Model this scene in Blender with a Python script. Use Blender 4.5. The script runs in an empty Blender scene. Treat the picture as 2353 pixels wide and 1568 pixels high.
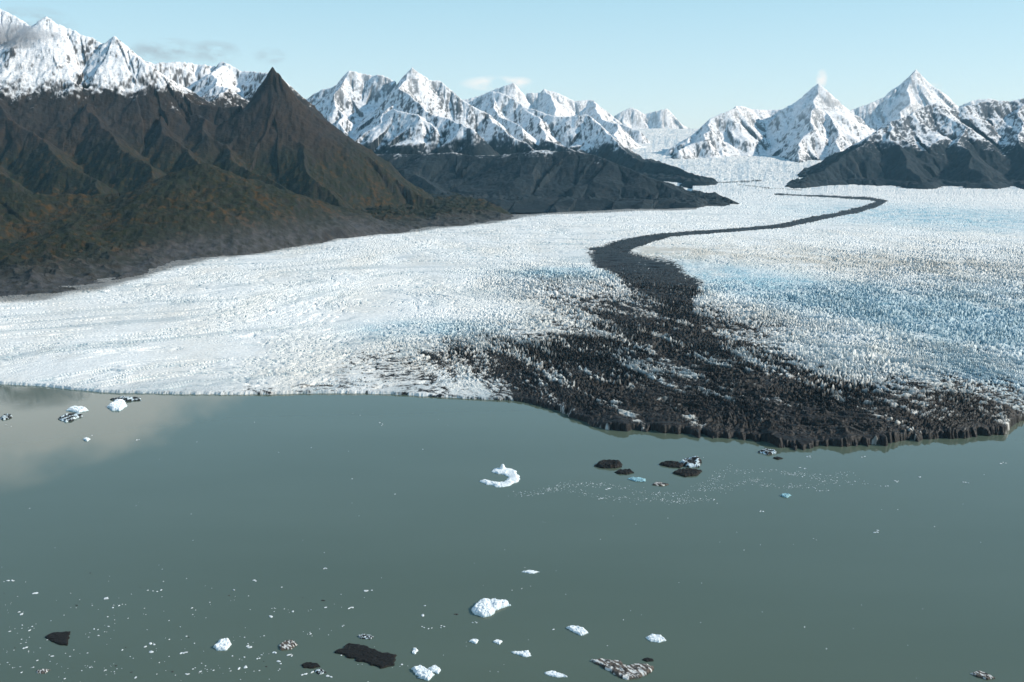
import bpy, math, numpy as np, random, time, itertools
from mathutils import Vector
T0=time.time()
random.seed(7); rng=np.random.default_rng(7)
scene=bpy.context.scene
scene.view_settings.view_transform='Standard'; scene.view_settings.look='None'
scene.view_settings.exposure=0; scene.view_settings.gamma=1
f32=np.float32
# ---------------- image pixel frame: camera 400 m above a lake, looking north (+Y)
CAMH=400.0; F=2213.0; PITCH=math.radians(10.47); CP,SP=math.cos(PITCH),math.sin(PITCH)
def ray(px,py):
    a=(px-1176.5)/F; b=(784-py)/F
    return a, CP+b*SP, -SP+b*CP
def S(px,py,d):              # image pixel cast along its camera ray to north distance d (km)
    x,y,z=ray(px,py); k=d*1000/y
    return (x*k,d*1000.0,CAMH+z*k)
def onlake(px,py,z0=0.0):
    x,y,z=ray(px,py); k=(z0-CAMH)/z
    return x*k,y*k
def chart(x,y,z):
    f=y*CP+(CAMH-z)*SP; u=y*SP+(z-CAMH)*CP
    return 1176.5+F*x/f, 784-F*u/f
# ---------------- noise
NT=1024
_perm=np.random.default_rng(3).permutation(NT).astype(np.int32)
_ang=np.random.default_rng(4).uniform(0,2*math.pi,NT); _gx=np.cos(_ang).astype(f32)*f32(1.5); _gy=np.sin(_ang).astype(f32)*f32(1.5)
_r1=np.random.default_rng(5).uniform(0,1,NT).astype(f32); _r2=np.random.default_rng(6).uniform(0,1,NT).astype(f32); _r3=np.random.default_rng(8).uniform(0,1,NT).astype(f32)
def perlin(x,y,seed=0):
    x=np.asarray(x,dtype=f32); y=np.asarray(y,dtype=f32)
    xi=np.floor(x); yi=np.floor(y); xf=x-xi; yf=y-yi
    xi=xi.astype(np.int32)+seed*57; yi=yi.astype(np.int32)+seed*131
    u=xf*xf*xf*(xf*(xf*6-15)+10); v=yf*yf*yf*(yf*(yf*6-15)+10)
    p0=_perm[xi&(NT-1)]; p1=_perm[(xi+1)&(NT-1)]
    def g(p,dx,dy):
        h=_perm[(p+yi+dy)&(NT-1)]
        return _gx[h]*(xf-dx)+_gy[h]*(yf-dy)
    a=g(p0,0,0);b=g(p1,1,0);c=g(p0,0,1);d=g(p1,1,1)
    a=a+(b-a)*u
    return a+((c+(d-c)*u)-a)*v
def fbm(x,y,o=4,seed=0,g=0.5):
    s=0;a=1;t=0
    for i in range(o):
        s=s+f32(a)*perlin(x,y,seed+i*17); t+=a; a*=g; x=x*f32(2.03)+f32(11.3); y=y*f32(2.03)-f32(7.1)
    return s/f32(t)
def ridged(x,y,o=5,seed=0,g=0.55):
    s=0;a=1;t=0;w=1
    for i in range(o):
        n=np.clip(1-np.abs(perlin(x,y,seed+i*13))*f32(1.6),0,1)**2*w
        s=s+f32(a)*n; t+=a; w=np.clip(n*f32(1.8),0.15,1); a*=g; x=x*f32(2.07)+f32(3.3); y=y*f32(2.07)-f32(5.1)
    return s/f32(t)
def worley(x,y,seed=0):
    x=np.asarray(x,dtype=f32); y=np.asarray(y,dtype=f32)
    xi=np.floor(x); yi=np.floor(y); xf=x-xi; yf=y-yi
    xi=xi.astype(np.int32)+seed*57; yi=yi.astype(np.int32)+seed*131
    f1=np.full(x.shape,9.0,f32); f2=f1.copy(); cid=np.zeros(x.shape,f32)
    for dx in(-1,0,1):
        p=_perm[(xi+dx)&(NT-1)]
        for dy in(-1,0,1):
            h=_perm[(p+yi+dy)&(NT-1)]
            d=np.hypot(dx+_r1[h]-xf, dy+_r2[h]-yf)
            m=d<f1
            f2=np.where(m,f1,np.minimum(f2,d)); cid=np.where(m,_r3[h],cid); f1=np.where(m,d,f1)
    return f1,f2,cid
def ss(x,a,b):
    t=np.clip((x-a)/(b-a),0,1); return t*t*(3-2*t)
def mixc(c,d,m):
    return c*(1-m[...,None])+np.asarray(d,dtype=f32)*m[...,None]
# ---------------- mesh helpers
def grid_mesh(name,X,Y,Z,C,mat,smooth=True,keep=None):
    nr,nc=X.shape
    co=np.stack([X,Y,Z],-1).reshape(-1,3).astype(f32)
    idx=np.arange(nr*nc,dtype=np.int32).reshape(nr,nc)
    q=np.stack([idx[:-1,:-1],idx[:-1,1:],idx[1:,1:],idx[1:,:-1]],-1).reshape(-1,4)
    C=C.reshape(-1,3)
    if keep is not None:
        q=q[keep.ravel()[q].any(1)]
        used=np.zeros(nr*nc,bool); used[q.ravel()]=True
        mp=np.cumsum(used).astype(np.int32)-1; q=mp[q]; co=co[used]; C=C[used]
    return raw_mesh(name,co,q,C,mat,smooth)
def raw_mesh(name,co,q,C,mat,smooth):
    me=bpy.data.meshes.new(name); n=q.shape[1]
    me.vertices.add(len(co)); me.vertices.foreach_set('co',np.asarray(co,dtype=f32).ravel())
    me.loops.add(q.size); me.loops.foreach_set('vertex_index',q.ravel().astype(np.int32))
    me.polygons.add(len(q)); me.polygons.foreach_set('loop_start',np.arange(0,q.size,n,dtype=np.int32))
    me.polygons.foreach_set('use_smooth',np.full(len(q),smooth))
    me.update(calc_edges=True)
    at=me.color_attributes.new('Col','FLOAT_COLOR','POINT')
    c4=np.ones((len(co),4),dtype=f32); c4[:,:3]=C
    at.data.foreach_set('color',c4.ravel())
    me.materials.append(mat)
    ob=bpy.data.objects.new(name,me); scene.collection.objects.link(ob); return ob
def terrain_mat(name,scale,bump,rough=0.85,var=0.25,spec=0.3):
    m=bpy.data.materials.new(name); m.use_nodes=True; nt=m.node_tree; N=nt.nodes; L=nt.links
    b=N['Principled BSDF']; b.inputs['Roughness'].default_value=rough; b.inputs['Specular IOR Level'].default_value=spec
    at=N.new('ShaderNodeAttribute'); at.attribute_name='Col'
    g=N.new('ShaderNodeNewGeometry')
    n=N.new('ShaderNodeTexNoise'); n.inputs['Scale'].default_value=scale; n.inputs['Detail'].default_value=5; n.inputs['Roughness'].default_value=0.65
    L.new(g.outputs['Position'],n.inputs['Vector'])
    mr=N.new('ShaderNodeMapRange'); mr.inputs[1].default_value=0.3; mr.inputs[2].default_value=0.7; mr.inputs[3].default_value=1-var; mr.inputs[4].default_value=1+var*0.6
    L.new(n.outputs['Fac'],mr.inputs[0])
    mx=N.new('ShaderNodeVectorMath'); mx.operation='SCALE'; L.new(at.outputs['Color'],mx.inputs[0]); L.new(mr.outputs[0],mx.inputs['Scale'])
    L.new(mx.outputs[0],b.inputs['Base Color'])
    bp=N.new('ShaderNodeBump'); bp.inputs['Strength'].default_value=1.0; bp.inputs['Distance'].default_value=bump
    L.new(n.outputs['Fac'],bp.inputs['Height']); L.new(bp.outputs[0],b.inputs['Normal'])
    return m
def normal_z(X,Y,Z):
    ax,ay,az=(np.gradient(A,axis=1) for A in (X,Y,Z)); bx,by,bz=(np.gradient(A,axis=0) for A in (X,Y,Z))
    nx=ay*bz-az*by; ny=az*bx-ax*bz; nz=ax*by-ay*bx
    return np.abs(nz)/(np.sqrt(nx*nx+ny*ny+nz*nz)+1e-9)
# ---------------- glacier surface
gy=np.array([0,1200,1500,8000,9500,11000,14000,20000,27000.]); gzv=np.array([14,16,22,98,185,300,545,1070,1300.])
_ty=np.arange(0,27001,50.); _tz=np.interp(_ty,gy,gzv); _k=np.ones(21)/21
_tz=np.convolve(np.pad(_tz,10,mode='edge'),_k,'valid')
def gz(y): return np.interp(y,_ty,_tz).astype(f32)
def ongl(px,py):
    x,y,z=ray(px,py); k=1000/y
    for i in range(60):
        k=0.5*k+0.5*(float(gz(k*y))-CAMH)/z if z<-0.01 else k
    return x*k,y*k
front=[(-900,850),(-200,878),(0,885),(100,890),(160,897),(250,905),(400,908),(520,909),(620,909),(750,906),(900,908),(1000,915),(1100,920),(1180,923),(1220,930),(1280,945),(1320,962),(1360,980),(1420,988),(1500,993),(1600,1003),(1700,1012),(1780,1025),(1860,1032),(1940,1027),(2050,1020),(2150,1010),(2250,1003),(2308,998),(2325,980),(2353,966),(2450,950),(2700,935),(3300,900)]
fw=[onlake(*p) for p in front]; ft=np.array([x/y for x,y in fw]); fy=np.array([y for x,y in fw])
marg=[(-900,820),(-500,760),(-200,715),(0,693),(90,690),(180,675),(280,655),(370,625),(480,600),(560,590),(650,575),(740,560),(800,550),(860,543),(950,532),(1060,521),(1150,511),(1210,498),(1400,488),(1600,481),(1625,474)]
mw=[ongl(*p) for p in marg]; mt=np.array([x/y for x,y in mw]); my=np.array([y for x,y in mw])
rmarg=[(1790,430),(1900,445),(2000,453),(2100,456),(2353,462),(2700,480),(3300,520)]
rw=[ongl(*p) for p in rmarg]; rt=np.array([x/y for x,y in rw]); ry_=np.array([y for x,y in rw])
def polyf(U,V,pts,ys=1.5):
    out=np.zeros(U.shape,f32)
    for (x0,y0,r0),(x1,y1,r1) in zip(pts[:-1],pts[1:]):
        dx,dy=x1-x0,(y1-y0)*ys; t=np.clip(((U-x0)*dx+(V-y0)*ys*dy)/(dx*dx+dy*dy),0,1)
        d=np.hypot(U-x0-t*dx,(V-y0)*ys-t*dy); r=r0+t*(r1-r0)
        out=np.maximum(out,ss(1.35-d/r,0,0.7))
    return out
def blob(U,V,cx,cy,rx,ry,ang=0,soft=1.0):
    a=math.radians(ang); c,s=math.cos(a),math.sin(a)
    u=(U-cx)*c+(V-cy)*s; v=-(U-cx)*s+(V-cy)*c
    return np.exp(-((u/rx)**2+(v/ry)**2)**soft)
def build_glacier():
    nc=1750
    t=np.linspace(-0.64,0.64,nc).astype(f32)
    q=np.concatenate([np.linspace(1/1270,1/9000,720),1/np.linspace(9050,26500,220)])
    T,Y=np.meshgrid(t,(1/q).astype(f32)); X=T*Y
    yF0=np.interp(T,ft,fy).astype(f32)
    rgt=ss(T,-0.03,0.1)
    yF=yF0+26*fbm(X/60,Y/200,4,3)*rgt+(5+13*rgt)*fbm(X/14,Y/40,3,4)
    s=Y-yF
    base=gz(Y); hF=3.0+5*rgt*(1+1.7*fbm(X/55,Y/300,3,6))
    top=hF+(base-hF)*(1-np.exp(-np.clip(s,0,None)/(150)))
    U,V=chart(X,Y,base)
    swell=fbm(X/500,Y/420,3,8)*9*ss(s,50,600)+28*fbm(X/900,Y/700,4,9)*ss(Y,8500,11500)
    A=np.clip(blob(U,V,1750,850,650,160,6,2)+blob(U,V,1450,690,330,60,10,1.5)+blob(U,V,2250,600,500,60,4,2)*0.6+blob(U,V,2200,740,600,110,0,2)+0.45*blob(U,V,1050,790,230,60,0,2),0,1)
    A=(A*(1-0.6*ss(Y,3300,8000))).astype(f32)
    wx=38*fbm(X/220,Y/350,5,21); wy=wx*0.25
    Uw,Vw=U+wx,V+wy
    line=polyf(U+wx*0.15,V+wy*0.2,[(1560,427,3),(1640,420,3),(1750,416,2.5)],2)*0.6
    line=np.maximum(line,polyf(U+wx*0.2,V+wy*0.2,[(1700,425,2),(1760,433,2.5),(1840,437,2)],2)*0.5)
    line=np.maximum(line,polyf(U+wx*0.2,V+wy*0.1,[(1780,446,3),(1900,451,4),(2000,457,6),(2030,463,8),(2000,475,8.5),(1950,487,9),(1880,502,9),(1800,518,7.5),(1700,528,6),(1600,535,6.5),(1540,541,9),(1490,549,14),(1440,562,22),(1410,580,32),(1400,596,42)],1.6))
    core=polyf(Uw,Vw,[(1400,590,42),(1450,615,50),(1500,640,75),(1540,665,65),(1560,700,35)],1.6)
    fan=0.55*blob(Uw,Vw,1450,715,260,55,12,1.3)+0.48*blob(Uw,Vw,1400,790,330,72,0,1.3)+0.38*blob(Uw,Vw,1020,830,260,48,0,1.3)+0.66*blob(Uw,Vw,1540,890,400,75,8,1.8)+0.92*blob(Uw,Vw,1800,978,620,50,3,2)+0.66*blob(Uw,Vw,2170,940,320,55,8,1.5)+0.50*blob(Uw,Vw,1720,850,260,65,20,1.5)+0.35*blob(Uw,Vw,2270,900,220,55,5,1.5)+0.45*blob(Uw,Vw,1300,900,170,35,0,1.6)+0.3*blob(Uw,Vw,1680,735,200,28,12,1.5)
    fan*=1-ss(1150-U,0,60)*ss(V,865,885)*0.5
    fan+=0.28*blob(U,V,900,885,400,22,2,1.3)+0.22*blob(U,V,300,885,500,14,1,1.3)
    streak=fbm((X+0.35*Y)/50,(Y-0.3*X)/260,4,31)
    D=np.clip(fan*(1+1.1*streak),0,1.1)
    D=np.maximum(D,np.maximum(line*1.1,core*0.98))
    # seracs : sharp fins and blocks of very mixed size
    jx=X+9*fbm(X/24,Y/24,3,40); jy=Y+9*fbm(X/24,Y/24,3,41)
    a=0.3+0.7*fbm(X/600,Y/600,2,43)
    ca,sa=np.cos(a),np.sin(a)
    rx=jx*ca+jy*sa; ry=-jx*sa+jy*ca
    f1,f2,cid=worley(rx/17,ry/10,50)
    g1,g2,cd2=worley(rx/8.5,ry/6,60)
    fins=ridged(rx/32,ry/14,5,66,0.62)
    H=(cid**1.5)*0.6*(1-0.9*f1)+1.0*fins+0.3*cd2*(1-1.1*g1)-0.45*(1-ss(f2-f1,0,0.22))
    b1,b2,bc=worley(rx/55,ry/26,70)
    fins2=ridged(rx/80,ry/34,5,76,0.62)
    H2=bc*0.5*(1-b1)+1.0*fins2-0.35*(1-ss(b2-b1,0,0.2))
    far=ss(Y,2800,6500)
    Hs=H*(1-far)+H2*far*1.5
    # flow-aligned crevasses of the smooth western lobe
    al=0.50+0.5*fbm(X/900,Y/900,2,45); cl_,sl_=np.cos(al),np.sin(al)
    lx=X*cl_+Y*sl_+20*fbm(X/120,Y/120,2,46); ly=-X*sl_+Y*cl_+12*fbm(X/60,Y/60,3,47)
    cre=-(ss(ridged(lx/85,ly/15,3,80),0.50,0.80))
    cre2=-(ss(ridged(lx/260,ly/60,3,84),0.55,0.85))
    sm=ss(s,-5,60)*0.7+0.3
    clump=0.5+1.0*np.clip(0.5+fbm(X/120,Y/160,3,88),0,1)
    rough=fbm(lx/30,ly/11,4,95,0.6)
    zone=(0.25+1.3*np.clip(0.5+1.7*fbm(lx/420,ly/200,3,93),0,1))
    Z=top+swell+A*sm*clump*(12*Hs-3)*(1-0.25*np.clip(D,0,1)) + (1-A)*(zone*(2.3*cre+1.8*rough)+3.5*cre2+3.0*fbm(lx/120,ly/40,3,90))*sm
    Z=Z+ss(Y,8500,10500)*(10*ridged(X/120,Y/90,3,97)+5*fbm(X/40,Y/60,3,98))
    Z=np.where(s<14, -9+(Z+9)*ss(s,-4,12), Z)
    Z=np.where(s<-20,-9,Z)
    n1=fbm(X/90,Y/140,5,101); n2=fbm(X/9,Y/9,3,103)
    C=np.ones(X.shape+(3,),f32)*np.array([0.88,0.88,0.85],f32)
    C=mixc(C,(0.70,0.64,0.54),np.clip(0.35+1.4*fbm(X/160,Y/420,4,105),0,1)*0.4*ss(V,470,560))
    C=mixc(C,(0.48,0.54,0.55),ss(fbm(lx/520,ly/70,4,107),0.05,0.4)*0.6*(1-A))
    C=mixc(C,(0.36,0.33,0.28),np.clip(fan*0.45+0.22*ss(n1,0.1,0.5)*ss(s,900,0),0,0.6))
    tan=blob(U,V,1950,600,500,25,3,1.5)+blob(U,V,1500,585,120,22,0,1.5)
    C=mixc(C,(0.60,0.53,0.43),np.clip(tan*(0.5+n1),0,0.75))
    blue=1.3*blob(U+wx,V+wy,1950,695,450,45,10,1.6)+1.0*blob(U,V,2300,750,300,90,5,1.6)+0.9*blob(U+wx,V,980,755,160,20,0,1.5)+0.9*blob(U+wx,V,1300,630,150,16,0,1.5)+0.7*blob(U,V,2300,880,200,45,10,1.5)+0.95*blob(U,V,2230,503,420,28,3,1.6)+0.35*blob(U,V,1500,850,500,120,0,1.5)  # blue ice areas; the far eastern band is terrain shade painted into the colour
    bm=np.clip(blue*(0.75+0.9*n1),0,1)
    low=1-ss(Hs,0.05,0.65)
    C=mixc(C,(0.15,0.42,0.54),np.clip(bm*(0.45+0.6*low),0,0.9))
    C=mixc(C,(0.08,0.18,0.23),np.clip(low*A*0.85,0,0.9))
    C=mixc(C,(0.24,0.42,0.48),np.clip(-cre*0.55*(1-A)*zone*ss(n2,-0.5,0.1),0,0.7))
    C=mixc(C,(0.45,0.52,0.54),ss(-rough,0.05,0.5)*0.4*(1-A)*zone)
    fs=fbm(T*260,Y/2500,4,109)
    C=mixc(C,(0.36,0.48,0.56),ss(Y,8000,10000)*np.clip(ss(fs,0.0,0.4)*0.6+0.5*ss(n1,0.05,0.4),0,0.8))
    thr=0.42*cid+0.30*cd2+0.25*(0.5+n2)+0.50*np.clip(Hs,0,1)-0.18
    C=mixc(C,(0.14,0.12,0.10),ss(D*1.25-thr,-0.12,0.12)*ss(D,0.08,0.3)*0.65)
    dm=ss(D*1.10-thr,-0.04,0.08)*ss(D,0.08,0.3)
    dc=np.array([0.010,0.0095,0.0095],f32)+0.016*np.clip(0.4+1.2*n1,0,1)[...,None]*np.array([1,0.9,0.78],f32)
    C=C*(1-dm[...,None])+dc*dm[...,None]
    yM=np.interp(T,mt,my,right=1e6)
    C=mixc(C,(0.13,0.12,0.105),ss(Y-yM+60+80*n1,0,140)*0.85*(T<0.19)*(Y<9000))
    C=C*(0.93+0.14*n2)[...,None]
    Z=Z-ss(Y-yM,200,500)*60*(T<0.185)*ss(Y,9800,9000)
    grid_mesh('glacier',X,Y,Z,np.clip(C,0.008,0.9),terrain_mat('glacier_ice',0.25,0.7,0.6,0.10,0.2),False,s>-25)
build_glacier(); print('T glacier',time.time()-T0)
# ---------------- mountains
def fract(pts,lat,zj,lv,r):
    for _ in range(lv):
        out=[pts[0]]
        for p,q in zip(pts[:-1],pts[1:]):
            L_=math.hypot(q[0]-p[0],q[1]-p[1]); 
            if L_<70: out.append(q); continue
            nx,ny=-(q[1]-p[1])/L_,(q[0]-p[0])/L_; o=r.normal(0,lat)*L_
            out.append(((p[0]+q[0])/2+nx*o,(p[1]+q[1])/2+ny*o,(p[2]+q[2])/2+r.normal(0,zj)*L_)); out.append(q)
        pts=out
    return pts
def build_range(name,t0,t1,y0,y1,nc,nr,ridges,snowline,amp=(80,30,8),margin=None,kind='snow',seed=0,rock=(0.075,0.07,0.068),lowcap=120,bumps=4,warp=28,outc=0.70):
    T,Y=np.meshgrid(np.linspace(t0,t1,nc).astype(f32),np.exp(np.linspace(math.log(y0),math.log(y1),nr)).astype(f32)); X=T*Y
    r=np.random.default_rng(seed)
    H=np.full(X.shape,-900,f32); g=gz(Y)
    WX=warp*fbm(X/230,Y/230,4,seed+1); WY=warp*fbm(X/230,Y/230,4,seed+2)
    XW=X+WX; YW=Y+WY
    a1,a2,a3=amp
    for ri,(k,pts) in enumerate(ridges):
        w=fract([S(*p) for p in pts],0.10,0.02,2,r)
        zmax=max(p[2] for p in w)
        Hr=np.full(X.shape,-900,f32)
        bx0,bx1=min(p[0] for p in w),max(p[0] for p in w); by0,by1=min(p[1] for p in w),max(p[1] for p in w)
        R=(zmax+150)/k*1.1
        bb=(X>bx0-R)&(X<bx1+R)&(Y>by0-R)&(Y<by1+R)
        xs,ys=XW[bb],YW[bb]; hr=np.full(xs.shape,-900,f32); dd=np.full(xs.shape,9000,f32); nx_,ny_=xs.copy(),ys.copy()
        for (x0,y0_,z0),(x1,y1_,z1) in zip(w[:-1],w[1:]):
            dx,dy=f32(x1-x0),f32(y1_-y0_)
            tt=np.clip(((xs-f32(x0))*dx+(ys-f32(y0_))*dy)/(dx*dx+dy*dy),0,1)
            cx=f32(x0)+tt*dx; cy=f32(y0_)+tt*dy
            d=np.hypot(xs-cx,ys-cy)
            z=f32(z0)+tt*f32(z1-z0)-f32(k)*d
            m=z>hr; hr=np.where(m,z,hr); dd=np.where(m,d,dd); nx_=np.where(m,cx,nx_); ny_=np.where(m,cy,ny_)
        hr=hr-f32(k)*f32(0.18)*np.minimum(dd,220)+f32(k*0.18)*np.clip(dd-500,0,1500)*0.3
        wgt=ss(dd,10,380)
        rib=ridged(nx_/260+xs/1300,ny_/260+ys/1300,3,seed+20+ri)-0.5
        rib2=ridged(nx_/95+xs/420,ny_/95+ys/420,3,seed+50+ri)-0.5
        hr=hr+wgt*(a1*rib)+(0.15+0.85*wgt)*a2*rib2
        Hr[bb]=hr
        kk=f32(25.0); dlt=np.clip(0.5+0.5*(Hr-H)/kk,0,1)
        H=H*(1-dlt)+Hr*dlt+kk*dlt*(1-dlt)
    Z=H+a3*fbm(X/45,Y/60,5,seed+40)*2
    if margin is not None:
        mtt,myy,w=margin
        yM=np.interp(T,mtt,myy).astype(f32); s=Y-yM+60*fbm(X/150,Y/150,3,seed+9)
        low=g+12+26*fbm(X/220,Y/220,5,seed+50)+30*ridged(X/140,Y/140,5,seed+51)+20*ss(s,0,500)
        Z=np.maximum(Z,np.minimum(low,H+lowcap))
        Z=np.where(Z>g-25,g-25+(Z-g+25)*np.clip(ss(s,-60,w)*0.6+0.4*ss(s,-60,w*0.25),0,1),Z)
        Z=np.where(s<=-60,g-40,Z)
    else:
        s=np.full(X.shape,1e4,f32)
    nz=normal_z(X,Y,Z)
    n1=fbm(X/200,Y/200,5,seed+60); n2=fbm(X/30,Y/30,4,seed+61); n3=fbm(X/60,Y/500,4,seed+62)
    rk=np.array(rock,f32)
    C=np.ones(X.shape+(3,),f32)*rk*(1+0.5*n1+0.4*n2)[...,None]
    sl=np.full(X.shape,snowline,f32)
    if kind=='left':
        n4=fbm(X/420,Y/420,4,seed+63)
        veg=ss(Z+150*n4,650,330)*ss(nz+0.2*n1,0.5,0.8)
        C=mixc(C,(0.040,0.028,0.020),ss(n4,-0.1,0.3)*0.7)
        C=mixc(C,(0.016,0.021,0.009),veg*np.clip(0.8+1.2*n2,0,1))
        C=mixc(C,(0.085,0.042,0.013),veg*ss(n2+0.6*n1,0.10,0.40)*0.6)
        C=mixc(C,(0.022,0.021,0.023),ss(n3,0.05,0.35)*0.5*ss(Z,350,600))
        gr=np.clip(ss(s,720,120)*ss(Z-g,160,20)*(0.8+1.4*n2+0.6*n1),0,1)
        C=mixc(C,(0.062,0.062,0.064),gr)
        C=mixc(C,(0.095,0.09,0.085),ss(s,100,0)*0.6)
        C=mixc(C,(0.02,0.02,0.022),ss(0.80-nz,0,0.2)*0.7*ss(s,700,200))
        px0,py0,_=S(628,157,7.0)
        sl=sl+500*np.exp(-((X-px0)/330)**2-((Y-py0)/500)**2)
    else:
        C=mixc(C,(0.018,0.026,0.030),ss(Z,snowline+50,snowline-150)*0.6)
        C=mixc(C,(0.05,0.048,0.046),ss(n2+n1,0.1,0.6)*0.5)
        if margin is not None: C=mixc(C,(0.08,0.08,0.08),ss(s,160,20)*0.7)
    sn=ss(Z-sl+150*n1+120*n2-(0.70-nz)*380,-40,70)
    rockout=ss(outc-nz+0.34*n3+0.25*n2,0.02,0.14)*(1-0.5*ss(Z,snowline+300,snowline+900))
    sn=sn*(1-0.90*rockout)
    C=mixc(C,(0.86,0.87,0.88),sn)
    keep=Z>g-45
    grid_mesh(name,X,Y,Z,np.clip(C,0.008,0.9),terrain_mat(name+'_surface',0.03 if kind!='left' else 0.05,bumps,0.9,0.3,0.12),True,keep)
    print('T',name,time.time()-T0)
L=[
(0.72,[(-700,60,6.6),(-400,90,6.9),(-200,60,7.2),(-50,22,7.6),(0,18,7.8),(60,62,7.6),(85,48,7.45),(105,37,7.4),(150,60,7.4),(200,83,7.35),(250,101,7.3),(262,82,7.3),(300,118,7.2),(345,150,7.1),(385,190,7.0),(440,236,6.9),(520,246,6.9),(590,236,6.9),(612,205,6.9),(628,192,6.95),(650,200,6.95),(680,228,6.92),(720,268,6.87),(780,312,6.75),(830,350,6.7),(900,405,6.6),(960,445,6.5),(1010,470,6.4),(1060,487,6.3)]),
(1.15,[(612,188,6.98),(628,153,7.0),(646,174,6.97),(672,208,6.95)]),
(0.85,[(300,135,8.6),(345,143,8.6),(400,142,8.7),(440,144,8.8),(500,152,8.8),(512,139,8.8),(550,162,8.7),(600,166,8.5),(628,160,8.2)]),
(0.6,[(512,150,8.7),(500,195,8.1),(480,235,7.5)]),
(0.62,[(105,80,7.3),(150,170,6.9),(200,250,6.5),(270,330,6.0),(350,405,5.5)]),
(0.62,[(-50,70,7.5),(-20,190,6.8),(60,300,6.1),(150,380,5.6),(230,440,5.2)]),
(0.62,[(-200,100,7.1),(-170,260,6.1),(-60,350,5.5),(20,410,5.0)]),
(0.62,[(320,160,7.1),(370,285,6.5),(440,360,6.1),(520,420,5.7)]),
(0.60,[(450,260,6.8),(520,335,6.4),(610,405,5.9),(680,455,5.6)]),
(0.66,[(635,262,6.9),(650,300,6.6),(700,370,6.2),(750,430,5.9),(800,480,5.7)]),
(0.33,[(-500,400,4.0),(-300,410,4.0),(-100,430,4.0),(0,437,4.1),(100,445,4.2),(200,447,4.3),(300,435,4.4),(370,408,4.5),(430,384,4.6),(470,374,4.6),(510,388,4.7),(560,420,4.8),(600,448,4.9),(650,470,5.0),(700,490,5.1),(800,510,5.2)]),
(0.28,[(470,385,4.6),(430,460,4.1),(480,530,3.8)]),
(0.26,[(200,455,4.3),(150,530,3.6),(220,590,3.3)]),
]
build_range('forested_mountain',-0.70,0.02,2200,9300,1200,620,L,930,(60,24,8),(mt,my,650),'left',100,(0.030,0.026,0.024),250,7)
M=[
(0.85,[(640,250,12),(695,232,11.5),(740,205,11.4),(790,190,11.3),(803,161,11.2),(835,169,11.2),(880,172,11.1),(910,188,11),(930,172,11),(948,155,11),(985,183,11),(1010,185,11),(1040,208,10.9),(1080,240,10.7),(1130,280,10.4),(1180,318,10.0),(1240,350,9.6)]),
(0.75,[(803,168,11.2),(770,235,10.6),(790,300,10.1)]),
(0.8,[(948,165,11),(905,215,10.5),(880,260,10.1),(840,305,9.8),(800,330,9.6)]),
(0.8,[(948,175,11),(965,240,10.0),(1040,275,9.6),(1090,300,9.3)]),
(0.7,[(900,250,10.1),(960,262,9.8),(1000,300,9.5)]),
(0.42,[(800,345,9.4),(850,352,9.2),(950,355,9.1),(1040,350,8.9),(1090,358,8.8),(1190,352,8.6),(1250,345,8.5),(1320,346,8.4),(1400,369,8.1),(1470,399,7.8),(1540,433,7.5),(1600,468,7.1)]),
(0.4,[(1190,355,8.6),(1180,420,7.9)]),
(0.4,[(950,365,9.1),(1000,430,8.0)]),
(0.75,[(1040,240,13.5),(1090,228,13.5),(1130,209,13.3),(1165,218,13.1),(1200,245,12.8),(1260,262,12.5),(1300,268,12.3),(1345,262,12.2),(1380,290,11.8),(1410,318,11.4),(1440,350,11),(1490,372,10.6),(1560,386,10.1),(1608,412,9.6)]),
(0.75,[(1200,250,12.8),(1250,300,11.8),(1320,345,11)]),
(0.75,[(1130,215,13.3),(1150,270,12.2),(1200,310,11.4)]),
]
build_range('snowy_mountain',-0.27,0.26,6300,14500,1000,560,M,600,(100,18,4),(np.append(mt,[0.22]),np.append(my,[7100]),350),'snow',200,(0.024,0.034,0.044),100,5,28,0.74)  # bluish rock: distance haze over the dark hill painted into its colour
R=[
(0.62,[(1795,433,9.2),(1850,410,9.5),(1900,385,9.8),(1950,350,10.1),(2000,313,10.4),(2050,278,10.7),(2100,256,10.9),(2150,236,11.1),(2185,250,11.2),(2230,242,11.3),(2280,229,11.4),(2320,232,11.4),(2353,225,11.4),(2450,190,11.5),(2600,170,11.5),(2800,200,11.5),(3300,200,11.5)]),
(0.6,[(2050,290,10.6),(2080,350,10),(2120,420,9.2)]),
(0.6,[(2150,255,11.0),(2200,330,10.2),(2260,400,9.4)]),
(0.6,[(2353,239,11.3),(2340,330,10.2),(2390,420,9.1)]),
(0.6,[(2600,180,11.4),(2560,330,9.9)]),
]
build_range('rocky_mountain',0.2,0.72,7400,13500,760,420,R,640,(110,34,7),(rt,ry_,450),'snow',300,(0.022,0.036,0.052),60,5,28,0.86)  # rock tinted blue, carrying aerial haze in the colour
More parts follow.
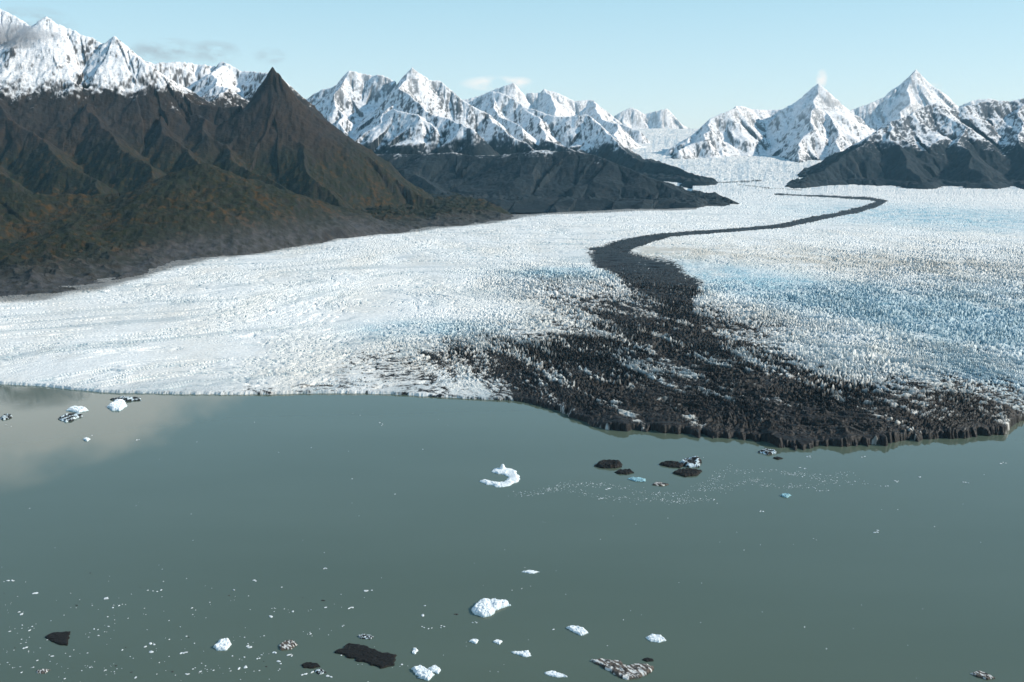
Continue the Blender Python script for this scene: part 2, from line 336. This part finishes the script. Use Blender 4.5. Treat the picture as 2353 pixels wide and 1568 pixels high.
FR=[
(0.85,[(1040,232,17),(1100,220,17),(1140,203,17),(1180,190,17),(1205,214,17),(1240,213,17),(1252,204,17),(1290,217,17),(1320,232,17),(1362,229,17),(1390,252,16.8),(1425,285,16.5),(1470,300,16)]),
(0.7,[(1252,210,17),(1275,260,15.5)]),(0.7,[(1362,235,17),(1385,275,15.5),(1420,320,14)]),
(0.85,[(1400,272,23),(1450,246,23),(1480,262,23),(1500,257,23),(1533,249,23),(1552,278,23),(1595,298,23),(1650,290,23)]),
(0.8,[(1545,338,13.6),(1590,312,13.8),(1632,273,14),(1692,243,14.5),(1725,250,14.8),(1770,252,15),(1800,250,14.9),(1840,225,14.7),(1880,191,14.5),(1905,214,14.6),(1950,258,14.8),(1985,290,14.9)]),
(0.8,[(1880,196,14.5),(1862,260,13.7),(1835,330,12.9),(1815,385,12.2)]),
(0.75,[(1905,220,14.6),(1925,300,13.4),(1935,360,12.6)]),
(0.75,[(1800,256,14.9),(1720,310,13.9),(1660,352,13.2)]),
(0.75,[(1632,278,14),(1620,320,13.3),(1560,345,12.9)]),
(0.85,[(1930,262,16.5),(1975,246,16.5),(2010,233,16.6),(2060,200,16.8),(2105,159,17),(2130,200,16.8),(2150,235,16.6),(2200,245,16.5),(2235,230,16.5),(2275,226,16.5),(2330,240,16.5),(2700,200,16.5)]),
(0.8,[(2105,168,17),(2090,240,15.9),(2050,300,15)]),
]
build_range('glacial_peak',-0.12,0.60,11800,24800,1000,500,FR,430,(130,30,5),None,'snow',400,(0.035,0.05,0.065),0,6,28,0.72)  # blue in the rock colour is painted distance haze
# ---------------- valley floor + lake
def plane(name,x0,x1,y0,y1,z,mat):
    me=bpy.data.meshes.new(name); me.from_pydata([(x0,y0,z),(x1,y0,z),(x1,y1,z),(x0,y1,z)],[],[(0,1,2,3)])
    me.materials.append(mat); o=bpy.data.objects.new(name,me); scene.collection.objects.link(o); return o
gm=bpy.data.materials.new('valley_floor_rock'); gm.use_nodes=True
nn=gm.node_tree.nodes.new('ShaderNodeTexNoise'); nn.inputs['Scale'].default_value=40
cr=gm.node_tree.nodes.new('ShaderNodeValToRGB'); cr.color_ramp.elements[0].color=(0.05,0.05,0.05,1); cr.color_ramp.elements[1].color=(0.12,0.115,0.11,1)
gm.node_tree.links.new(nn.outputs['Fac'],cr.inputs[0]); gm.node_tree.links.new(cr.outputs[0],gm.node_tree.nodes['Principled BSDF'].inputs['Base Color'])
plane('ground',-60000,60000,-30000,60000,-25,gm)
wm=bpy.data.materials.new('silty_water'); wm.use_nodes=True; N=wm.node_tree.nodes; LK=wm.node_tree.links
b=N['Principled BSDF']; b.inputs['Roughness'].default_value=0.03; b.inputs['IOR'].default_value=1.33
g=N.new('ShaderNodeNewGeometry')
n1=N.new('ShaderNodeTexNoise'); n1.inputs['Scale'].default_value=0.004; n1.inputs['Detail'].default_value=4
mp=N.new('ShaderNodeVectorMath'); mp.operation='MULTIPLY'; mp.inputs[1].default_value=(0.5,1.6,1)
LK.new(g.outputs['Position'],mp.inputs[0]); LK.new(mp.outputs[0],n1.inputs['Vector'])
cr=N.new('ShaderNodeValToRGB'); cr.color_ramp.elements[0].position=0.3; cr.color_ramp.elements[1].position=0.7
cr.color_ramp.elements[0].color=(0.082,0.108,0.077,1); cr.color_ramp.elements[1].color=(0.092,0.120,0.088,1)
LK.new(n1.outputs['Fac'],cr.inputs[0]); LK.new(cr.outputs[0],b.inputs['Base Color'])
n2=N.new('ShaderNodeTexNoise'); n2.inputs['Scale'].default_value=0.25; n2.inputs['Detail'].default_value=4
LK.new(g.outputs['Position'],n2.inputs['Vector'])
bp=N.new('ShaderNodeBump'); bp.inputs['Strength'].default_value=0.10; bp.inputs['Distance'].default_value=0.04
LK.new(n2.outputs['Fac'],bp.inputs['Height']); LK.new(bp.outputs[0],b.inputs['Normal'])
plane('lake',-9000,9000,-6000,6000,0,wm)
# ---------------- icebergs
ice=terrain_mat('iceberg_ice',0.6,0.4,0.6,0.15,0.12)
def berg(poly,h,kind='white',w=None,tower=None,name='iceberg'):
    P=np.array([onlake(*p) for p in poly]); x0,y0=P.min(0)-1; x1,y1=P.max(0)+1
    st=max(x1-x0,(y1-y0))/100; st=max(st,0.22)
    xs=np.arange(x0,x1+st,st); ys=np.arange(y0,y1+st,st); X,Y=np.meshgrid(xs,ys)
    wob=st*3; Xw=X+wob*fbm(X/(12*st),Y/(12*st),3,3)*1.8; Yw=Y+wob*fbm(X/(12*st),Y/(12*st),3,8)*1.8
    d=np.full(X.shape,1e9); ins=np.zeros(X.shape,bool)
    for a,c in zip(P,np.roll(P,-1,0)):
        e=c-a; t=np.clip(((Xw-a[0])*e[0]+(Yw-a[1])*e[1])/(e@e+1e-9),0,1)
        d=np.minimum(d,np.hypot(Xw-a[0]-t*e[0],Yw-a[1]-t*e[1]))
        cond=((a[1]>Yw)!=(c[1]>Yw)); xx=(c[0]-a[0])*(Yw-a[1])/((c[1]-a[1])+1e-12)+a[0]
        ins^=cond&(Xw<xx)
    sd=np.where(ins,d,-d); w=w or 0.25*min(x1-x0,(y1-y0))
    sdm=max(sd.max(),0.5); sd_=int(abs(x0))
    nz=fbm(X/(w*2.2),Y/(w*2.2),4,sd_)
    f1,f2,cid=worley(X/(w*2.2),Y/(w*2.2),sd_+3)
    q_=0.35 if kind in('dark','striped') and h<3 else 0.8
    Z=h*np.clip(sd/min(w,sdm),0,1)**0.5*(0.72+q_*(0.5*nz+0.5*(cid-0.4)+0.22*fbm(X/(w*.5),Y/(w*.5),3,sd_+2)))
    if tower:
        tx,ty=onlake(tower[0],tower[1]); Z+=tower[3]*np.exp(-(((X-tx)**2+(Y-ty)**2)/tower[2]**2)**1.5)*(sd>-0.5)
    Z=np.where(sd>0,np.maximum(Z,0.15),-1.0)
    n3=fbm(X/(w*.6),Y/(w*.6),4,sd_+5)
    C=np.ones(X.shape+(3,))
    if kind=='white':
        C=C*np.array([0.80,0.84,0.85]); C=mixc(C,(0.42,0.66,0.74),np.clip(ss(h*0.45-Z,0,h*.4)*0.5+0.25*ss(n3,0.1,.5),0,1))
    elif kind=='dark':
        C=C*np.array([0.012,0.011,0.010]); C=mixc(C,(0.035,0.028,0.023),ss(n3,0,0.5)); 
    elif kind=='mixed':
        C=C*np.array([0.020,0.019,0.018]); C=mixc(C,(0.62,0.72,0.76),ss(nz+0.6*n3,0.02,0.18))
    elif kind=='blue':
        C=C*np.array([0.35,0.60,0.66]); C=mixc(C,(0.05,0.06,0.06),ss(n3,0.05,0.3))
    else:
        st_=fbm((X*0.8+Y*0.6)/(w*1.2),(X*0.6-Y*0.8)/(w*5),4,sd_+11); C=C*np.array([0.11,0.09,0.075]); C=mixc(C,(0.74,0.74,0.71),ss(st_,-0.02,0.14)*0.9); C=mixc(C,(0.02,0.018,0.016),ss(nz,0.05,0.25)*0.9)
    nr,nc=X.shape; idx=np.arange(nr*nc).reshape(nr,nc)
    q=np.stack([idx[:-1,:-1],idx[:-1,1:],idx[1:,1:],idx[1:,:-1]],-1).reshape(-1,4)
    keep=(sd>-st*1.5).ravel(); q=q[keep[q].all(1)]
    used=np.unique(q); mp_=np.zeros(nr*nc,int); mp_[used]=np.arange(len(used)); q=mp_[q]
    co=np.stack([X,Y,Z],-1).reshape(-1,3)[used]
    raw_mesh(name,co,q,np.clip(C.reshape(-1,3)[used],0.01,.9),ice,False)
berg([(1100,1106),(1118,1103),(1135,1109),(1160,1108),(1171,1099),(1158,1091),(1132,1088),(1134,1079),(1155,1075),(1180,1080),(1194,1095),(1192,1107),(1174,1116),(1150,1121),(1125,1115)],2.8,'white',4,(1155,1080,3.0,6.5))
berg([(1083,1403),(1092,1390),(1110,1382),(1140,1381),(1168,1383),(1173,1392),(1155,1398),(1140,1404),(1128,1417),(1108,1419),(1088,1411)],5,'white',3.5)
berg([(768,1500),(785,1490),(800,1480),(838,1484),(862,1496),(910,1507),(906,1530),(882,1538),(850,1528),(815,1518),(790,1508)],1.8,'dark',1.5)
berg([(104,1466),(115,1456),(162,1452),(155,1484),(135,1482),(118,1474)],1.8,'dark',1.5)
berg([(1357,1520),(1378,1515),(1430,1520),(1436,1532),(1470,1526),(1502,1532),(1496,1548),(1455,1562),(1425,1560),(1408,1546),(1380,1533)],2.6,'striped',2)
berg([(2230,1549),(2250,1543),(2272,1552),(2288,1560),(2268,1563),(2245,1556)],2.2,'striped',1.2)
berg([(1484,1466),(1500,1458),(1520,1462),(1532,1473),(1515,1477),(1495,1475)],2,'white',1.5)
berg([(1300,1443),(1322,1440),(1340,1444),(1352,1455),(1335,1462),(1315,1452)],2.2,'white',1.5)
berg([(1172,1499),(1200,1498),(1216,1496),(1220,1509),(1208,1511),(1190,1505)],1.6,'white',1.2)
berg([(945,1538),(965,1533),(985,1540),(998,1552),(985,1565),(962,1558)],2.8,'white',1.5)
berg([(985,1536),(1000,1530),(1014,1540),(1008,1549),(992,1545)],2,'white',1.2)
berg([(490,1488),(505,1472),(525,1470),(532,1482),(520,1495),(500,1496)],2.6,'white',1.5)
berg([(640,1486),(655,1474),(672,1473),(684,1482),(668,1493),(645,1495)],2.2,'striped',1.3)
berg([(692,1528),(705,1523),(730,1525),(736,1533),(715,1537),(696,1535)],1.4,'dark',1)
berg([(720,1542),(738,1538),(750,1546),(735,1551)],1.4,'mixed',1)
berg([(1250,1547),(1268,1542),(1290,1549),(1306,1556),(1280,1557),(1258,1553)],1.2,'white',1)
berg([(1475,1517),(1485,1512),(1500,1515),(1502,1520),(1485,1521)],1.2,'dark',0.8)
berg([(1078,1475),(1088,1469),(1100,1472),(1094,1481)],1.6,'white',0.9)
berg([(1132,1476),(1142,1470),(1156,1474),(1148,1482)],1.4,'white',0.9)
berg([(946,1500),(952,1489),(961,1495),(953,1505)],1.5,'white',0.8)
berg([(82,1542),(98,1538),(116,1540),(105,1548),(88,1548)],1,'striped',0.8)
berg([(820,1463),(835,1458),(860,1463),(850,1470),(830,1468)],1.2,'mixed',0.8)
berg([(1366,1072),(1378,1062),(1400,1060),(1427,1063),(1430,1073),(1412,1077),(1385,1077)],4.5,'dark',4)
berg([(1412,1086),(1425,1080),(1450,1081),(1456,1087),(1440,1091),(1420,1090)],3,'dark',2.5)
berg([(1442,1101),(1455,1098),(1484,1102),(1482,1108),(1460,1107)],2.5,'blue',2)
berg([(1498,1115),(1506,1109),(1520,1110),(1538,1114),(1520,1118)],2.2,'striped',2)
berg([(1513,1068),(1530,1062),(1558,1063),(1575,1070),(1560,1076),(1535,1074)],3.5,'dark',3)
berg([(1560,1066),(1575,1056),(1600,1056),(1612,1062),(1606,1074),(1580,1075)],5,'mixed',4,(1600,1062,7,4))
berg([(1544,1088),(1560,1080),(1590,1079),(1612,1083),(1604,1093),(1575,1097)],3.6,'dark',3)
berg([(1740,1040),(1755,1034),(1780,1036),(1786,1042),(1765,1046)],4,'mixed',3)
berg([(1775,1053),(1786,1051),(1800,1054),(1788,1057)],2,'dark',1.5)
berg([(248,936),(262,925),(285,922),(290,935),(275,945),(255,944)],6,'white',5)
berg([(252,919),(275,914),(322,915),(325,921),(290,923)],4,'mixed',4)
berg([(152,944),(165,937),(195,938),(204,944),(180,949)],5,'white',4)
berg([(133,963),(150,955),(185,951),(190,957),(165,968),(150,971)],4,'mixed',4)
berg([(190,1011),(198,1006),(208,1010),(200,1015)],2.5,'white',2)
berg([(0,962),(8,955),(28,955),(26,961),(8,966)],3.5,'mixed',2.5)
berg([(1198,1315),(1215,1311),(1240,1315),(1222,1319)],1.3,'white',1)
berg([(1792,1140),(1802,1135),(1818,1139),(1808,1145)],2.5,'blue',1.5)
# brash ice: one joined mesh of small floes
ico_v=[];t=(1+5**.5)/2
for s1 in(-1,1):
    for s2 in(-t,t): ico_v+=[(0,s1,s2),(s1,s2,0),(s2,0,s1)]
ico_v=np.array(ico_v)/1.9
el=min(np.linalg.norm(ico_v[0]-v) for v in ico_v[1:])*1.05
tri=[]
for i,j,k in itertools.combinations(range(12),3):
    a,b_,c=ico_v[i],ico_v[j],ico_v[k]
    if max(np.linalg.norm(a-b_),np.linalg.norm(b_-c),np.linalg.norm(a-c))<el:
        if np.dot(np.cross(b_-a,c-a),a)<0: j,k=k,j
        tri.append((i,j,k))
tri=np.array(tri)
VV=[];QQ=[];CC=[]
def floe(px,py,size,dark=False):
    x,y=onlake(px,py); a=rng.uniform(0,6.28)
    v=ico_v*rng.uniform(0.6,1.3,(12,3)); v[:,0]*=size*rng.uniform(0.8,1.6); v[:,1]*=size*rng.uniform(0.6,1); v[:,2]*=min(size*0.35,0.9)
    c,s=math.cos(a),math.sin(a); v=v@np.array([[c,s,0],[-s,c,0],[0,0,1]])+np.array([x,y,0.1])
    QQ.append(tri+len(VV)*12); VV.append(v)
    col=np.array([0.05,0.045,0.04]) if dark else np.array([0.8,0.84,0.85])*rng.uniform(0.75,1)
    CC.append(np.tile(col,(12,1)))
cl=[(rng.uniform(0,900),rng.uniform(1360,1568)) for _ in range(28)]
for i in range(300):   # lower left drift
    if rng.random()<0.55:
        c=cl[rng.integers(len(cl))]; px,py=c[0]+rng.normal(0,28),c[1]+rng.normal(0,8)
    else: px=abs(rng.normal(0,480)); py=1568-abs(rng.normal(0,110))
    floe(px,py,rng.choice([0.35,0.6,1.0,1.7],p=[.42,.33,.18,.07]),rng.random()<0.06)
for i in range(110):
    floe(rng.uniform(0,2353),rng.uniform(940,1560),rng.choice([0.4,0.6,1.0],p=[.6,.3,.1]))
for c in [(25,1336),(85,1364),(240,1375),(362,1357),(590,1335),(850,1358),(745,1307),(800,1398),(420,1501),(560,1536),(630,1500),(668,1508),(1750,1174),(2303,1065),(1985,1052),(2062,1106),(2035,1118),(1855,1051),(1095,1430),(985,1444),(1017,1441),(575,1486),(55,1490),(45,1412),(2010,1223),(880,975),(315,1012),(20,978),(1845,1076),(2110,1097),(2218,1108),(1400,1124),(700,1550),(755,1553),(640,1520)]:
    for k in range(3): floe(c[0]+rng.normal(0,5),c[1]+rng.normal(0,1.5),rng.uniform(0.8,1.7))
floe(1045,1412,1.2,True);floe(1050,1412,1.2,True)
lines=[((1180,1140),(1340,1110)),((1240,1125),(1480,1150)),((1340,1110),(1560,1140)),((1560,1150),(1680,1075)),((1600,1130),(1760,1100)),((1660,1080),(1960,1092)),((1480,1150),(1640,1150)),((1720,1110),(1900,1125)),((1800,1090),(2000,1115))]
for a,b2 in lines:
    for i in range(110):
        k=rng.random(); w=8*math.sin(k*9+a[0])
        floe(a[0]+(b2[0]-a[0])*k+rng.normal(0,9),a[1]+(b2[1]-a[1])*k+w*0.5+rng.normal(0,3.5),rng.choice([0.4,0.65,1.0],p=[.6,.32,.08]))
raw_mesh('brash_ice',np.concatenate(VV),np.concatenate(QQ),np.concatenate(CC),ice,False)
# ---------------- light, sky
AZ,EL=math.radians(88),math.radians(30)
sd=Vector((math.sin(AZ)*math.cos(EL),math.cos(AZ)*math.cos(EL),math.sin(EL)))
sl=bpy.data.lights.new('sun','SUN'); sl.energy=5.0; sl.angle=math.radians(0.5); sl.color=(1,0.93,0.82)
so=bpy.data.objects.new('sun',sl); so.rotation_euler=sd.to_track_quat('Z','Y').to_euler(); scene.collection.objects.link(so)
w=bpy.data.worlds.new('World'); scene.world=w; w.use_nodes=True; N=w.node_tree.nodes; LK=w.node_tree.links
bg=N['Background']; bg.inputs['Strength'].default_value=0.15
sk=N.new('ShaderNodeTexSky'); sk.sky_type='NISHITA'; sk.sun_disc=False; sk.sun_elevation=EL; sk.sun_rotation=AZ; sk.altitude=400; sk.ozone_density=2.0; sk.dust_density=0.3
tc=N.new('ShaderNodeTexCoord'); sp=N.new('ShaderNodeSeparateXYZ'); LK.new(tc.outputs['Generated'],sp.inputs[0])
def m(op,a,b=None,c=None,clamp=False):
    n=N.new('ShaderNodeMath'); n.operation=op; n.use_clamp=clamp
    for i,v in enumerate((a,b,c)):
        if v is None: continue
        if isinstance(v,(int,float)): n.inputs[i].default_value=v
        else: LK.new(v,n.inputs[i])
    return n.outputs[0]
# thin high veil of haze laid over the clear-sky model
veil=N.new('ShaderNodeValToRGB'); LK.new(m('MULTIPLY',sp.outputs['Z'],1.0,clamp=True),veil.inputs[0])
e=veil.color_ramp.elements; e[0].position=0.0; e[0].color=(0.69,0.88,0.95,1); e[1].position=1.0; e[1].color=(0.07,0.19,0.36,1)
e2=veil.color_ramp.elements.new(0.16); e2.color=(0.42,0.70,0.83,1); e3=veil.color_ramp.elements.new(0.4); e3.color=(0.19,0.43,0.64,1)
vsc=N.new('ShaderNodeVectorMath'); vsc.operation='SCALE'; vsc.inputs['Scale'].default_value=7.4; LK.new(veil.outputs[0],vsc.inputs[0])
skm=N.new('ShaderNodeMix'); skm.data_type='RGBA'; skm.inputs[0].default_value=0.8; LK.new(sk.outputs[0],skm.inputs[6]); LK.new(vsc.outputs[0],skm.inputs[7])
yy=m('MAXIMUM',sp.outputs['Y'],0.01); az=m('DIVIDE',sp.outputs['X'],yy); ele=m('DIVIDE',sp.outputs['Z'],yy)
cn=N.new('ShaderNodeTexNoise'); cn.inputs['Scale'].default_value=9; cn.inputs['Detail'].default_value=7; cn.inputs['Roughness'].default_value=0.6
mpv=N.new('ShaderNodeVectorMath'); mpv.operation='MULTIPLY'; mpv.inputs[1].default_value=(1,1,2.2); LK.new(tc.outputs['Generated'],mpv.inputs[0]); LK.new(mpv.outputs[0],cn.inputs['Vector'])
nf=cn.outputs['Fac']
# high cloud bank west of the view (seen mirrored in the lake)
edge=m('SUBTRACT',m('SUBTRACT',0.345,ele),m('MULTIPLY',m('ADD',az,0.553),0.33))
edge=m('ADD',edge,m('MULTIPLY',m('SUBTRACT',nf,0.5),0.09))
mk=m('MULTIPLY',m('MULTIPLY',edge,40,clamp=True),m('MULTIPLY',m('SUBTRACT',ele,0.19),25,clamp=True),clamp=True)
mk=m('MULTIPLY',mk,m('MULTIPLY',m('SUBTRACT',-0.2,az),12,clamp=True))
mk=m('MULTIPLY',mk,m('MULTIPLY_ADD',nf,1.0,0.5,clamp=True))
fine=N.new('ShaderNodeTexNoise'); fine.inputs['Scale'].default_value=38; fine.inputs['Detail'].default_value=6; fine.inputs['Roughness'].default_value=0.6; LK.new(mpv.outputs[0],fine.inputs['Vector'])
def gauss(px,py,rx,ry,dens,thr):
    x,y,z=ray(px,py); a0,e0=x/y,z/y
    u=m('DIVIDE',m('SUBTRACT',az,a0),rx/F); v=m('DIVIDE',m('SUBTRACT',ele,e0),ry/F)
    r2=m('ADD',m('MULTIPLY',u,u),m('MULTIPLY',v,v))
    k=m('SUBTRACT',1.0,r2,clamp=True)
    return m('MULTIPLY',k,m('MULTIPLY',m('SUBTRACT',fine.outputs['Fac'],thr),dens,clamp=True),clamp=True)
def layer(src,lst,col):
    ws=None
    for a in lst:
        o=gauss(*a); ws=o if ws is None else m('MAXIMUM',ws,o)
    mx=N.new('ShaderNodeMix'); mx.data_type='RGBA'; LK.new(ws,mx.inputs[0]); LK.new(src,mx.inputs[6]); mx.inputs[7].default_value=col
    return mx.outputs[2]
s1_=layer(skm.outputs[2],[(380,115,95,28,3.5,0.38),(490,120,65,28,3.5,0.38),(60,60,120,45,4,0.4),(620,130,40,20,3,0.45)],(2.7,3.5,4.0,1))
s2_=layer(s1_,[(1140,192,85,18,5,0.34),(1190,188,35,12,5,0.3),(1888,182,14,24,4,0.3),(2140,205,30,14,4,0.4)],(6.2,6.6,6.7,1))
mx2=N.new('ShaderNodeMix'); mx2.data_type='RGBA'; LK.new(mk,mx2.inputs[0]); LK.new(s2_,mx2.inputs[6]); mx2.inputs[7].default_value=(7.2,7.8,8.0,1)
LK.new(mx2.outputs[2],bg.inputs[0])
# aerial haze in the valley air
hm=bpy.data.materials.new('valley_air'); hm.use_nodes=True; N=hm.node_tree.nodes; N.remove(N['Principled BSDF'])
vs=N.new('ShaderNodeVolumeScatter'); vs.inputs['Color'].default_value=(0.36,0.76,1,1); vs.inputs['Density'].default_value=1.0e-5
hm.node_tree.links.new(vs.outputs[0],N['Material Output'].inputs['Volume'])
bpy.ops.mesh.primitive_cube_add(size=1,location=(0,15000,650)); hz=bpy.context.object; hz.name='haze'; hz.scale=(80000,60000,1900); hz.data.materials.append(hm)
# cloud bank hugging the western peak
def cloud(px,py,d,rx,ry,rz,dens,seed):
    cm=bpy.data.materials.new('cloud_vapour'); cm.use_nodes=True; N=cm.node_tree.nodes; LK=cm.node_tree.links; N.remove(N['Principled BSDF'])
    v=N.new('ShaderNodeVolumePrincipled'); v.inputs['Color'].default_value=(0.95,0.96,1,1); v.inputs['Anisotropy'].default_value=0.2
    tc=N.new('ShaderNodeTexCoord'); ln=N.new('ShaderNodeVectorMath'); ln.operation='LENGTH'; LK.new(tc.outputs['Object'],ln.inputs[0])
    nz=N.new('ShaderNodeTexNoise'); nz.noise_dimensions='4D'; nz.inputs['W'].default_value=seed; nz.inputs['Scale'].default_value=1.6; nz.inputs['Detail'].default_value=5; nz.inputs['Roughness'].default_value=0.6; LK.new(tc.outputs['Object'],nz.inputs['Vector'])
    a=N.new('ShaderNodeMath'); a.operation='MULTIPLY_ADD'; a.inputs[1].default_value=-0.42; a.inputs[2].default_value=0.0; LK.new(ln.outputs['Value'],a.inputs[0])
    b2=N.new('ShaderNodeMath'); b2.operation='ADD'; LK.new(a.outputs[0],b2.inputs[0]); LK.new(nz.outputs['Fac'],b2.inputs[1])
    c2=N.new('ShaderNodeMath'); c2.operation='SUBTRACT'; c2.inputs[1].default_value=0.13; LK.new(b2.outputs[0],c2.inputs[0])
    d2=N.new('ShaderNodeMath'); d2.operation='MULTIPLY'; d2.use_clamp=False; d2.inputs[1].default_value=dens; LK.new(c2.outputs[0],d2.inputs[0])
    e2=N.new('ShaderNodeMath'); e2.operation='MAXIMUM'; e2.inputs[1].default_value=0; LK.new(d2.outputs[0],e2.inputs[0]); LK.new(e2.outputs[0],v.inputs['Density'])
    LK.new(v.outputs[0],N['Material Output'].inputs['Volume'])
    bpy.ops.mesh.primitive_ico_sphere_add(subdivisions=3,radius=1,location=S(px,py,d)); o=bpy.context.object; o.name='cloud'; o.scale=(rx,ry,rz); o.data.materials.append(cm)
cloud(15,82,6.7,360,200,105,0.035,1.0)
cam=bpy.data.cameras.new('camera'); cam.sensor_width=36; cam.lens=36*F/2353; cam.clip_start=1; cam.clip_end=200000
co=bpy.data.objects.new('camera',cam); co.location=(0,0,CAMH); co.rotation_euler=(math.pi/2-PITCH,0,0); scene.collection.objects.link(co); scene.camera=co
print('T all',time.time()-T0)
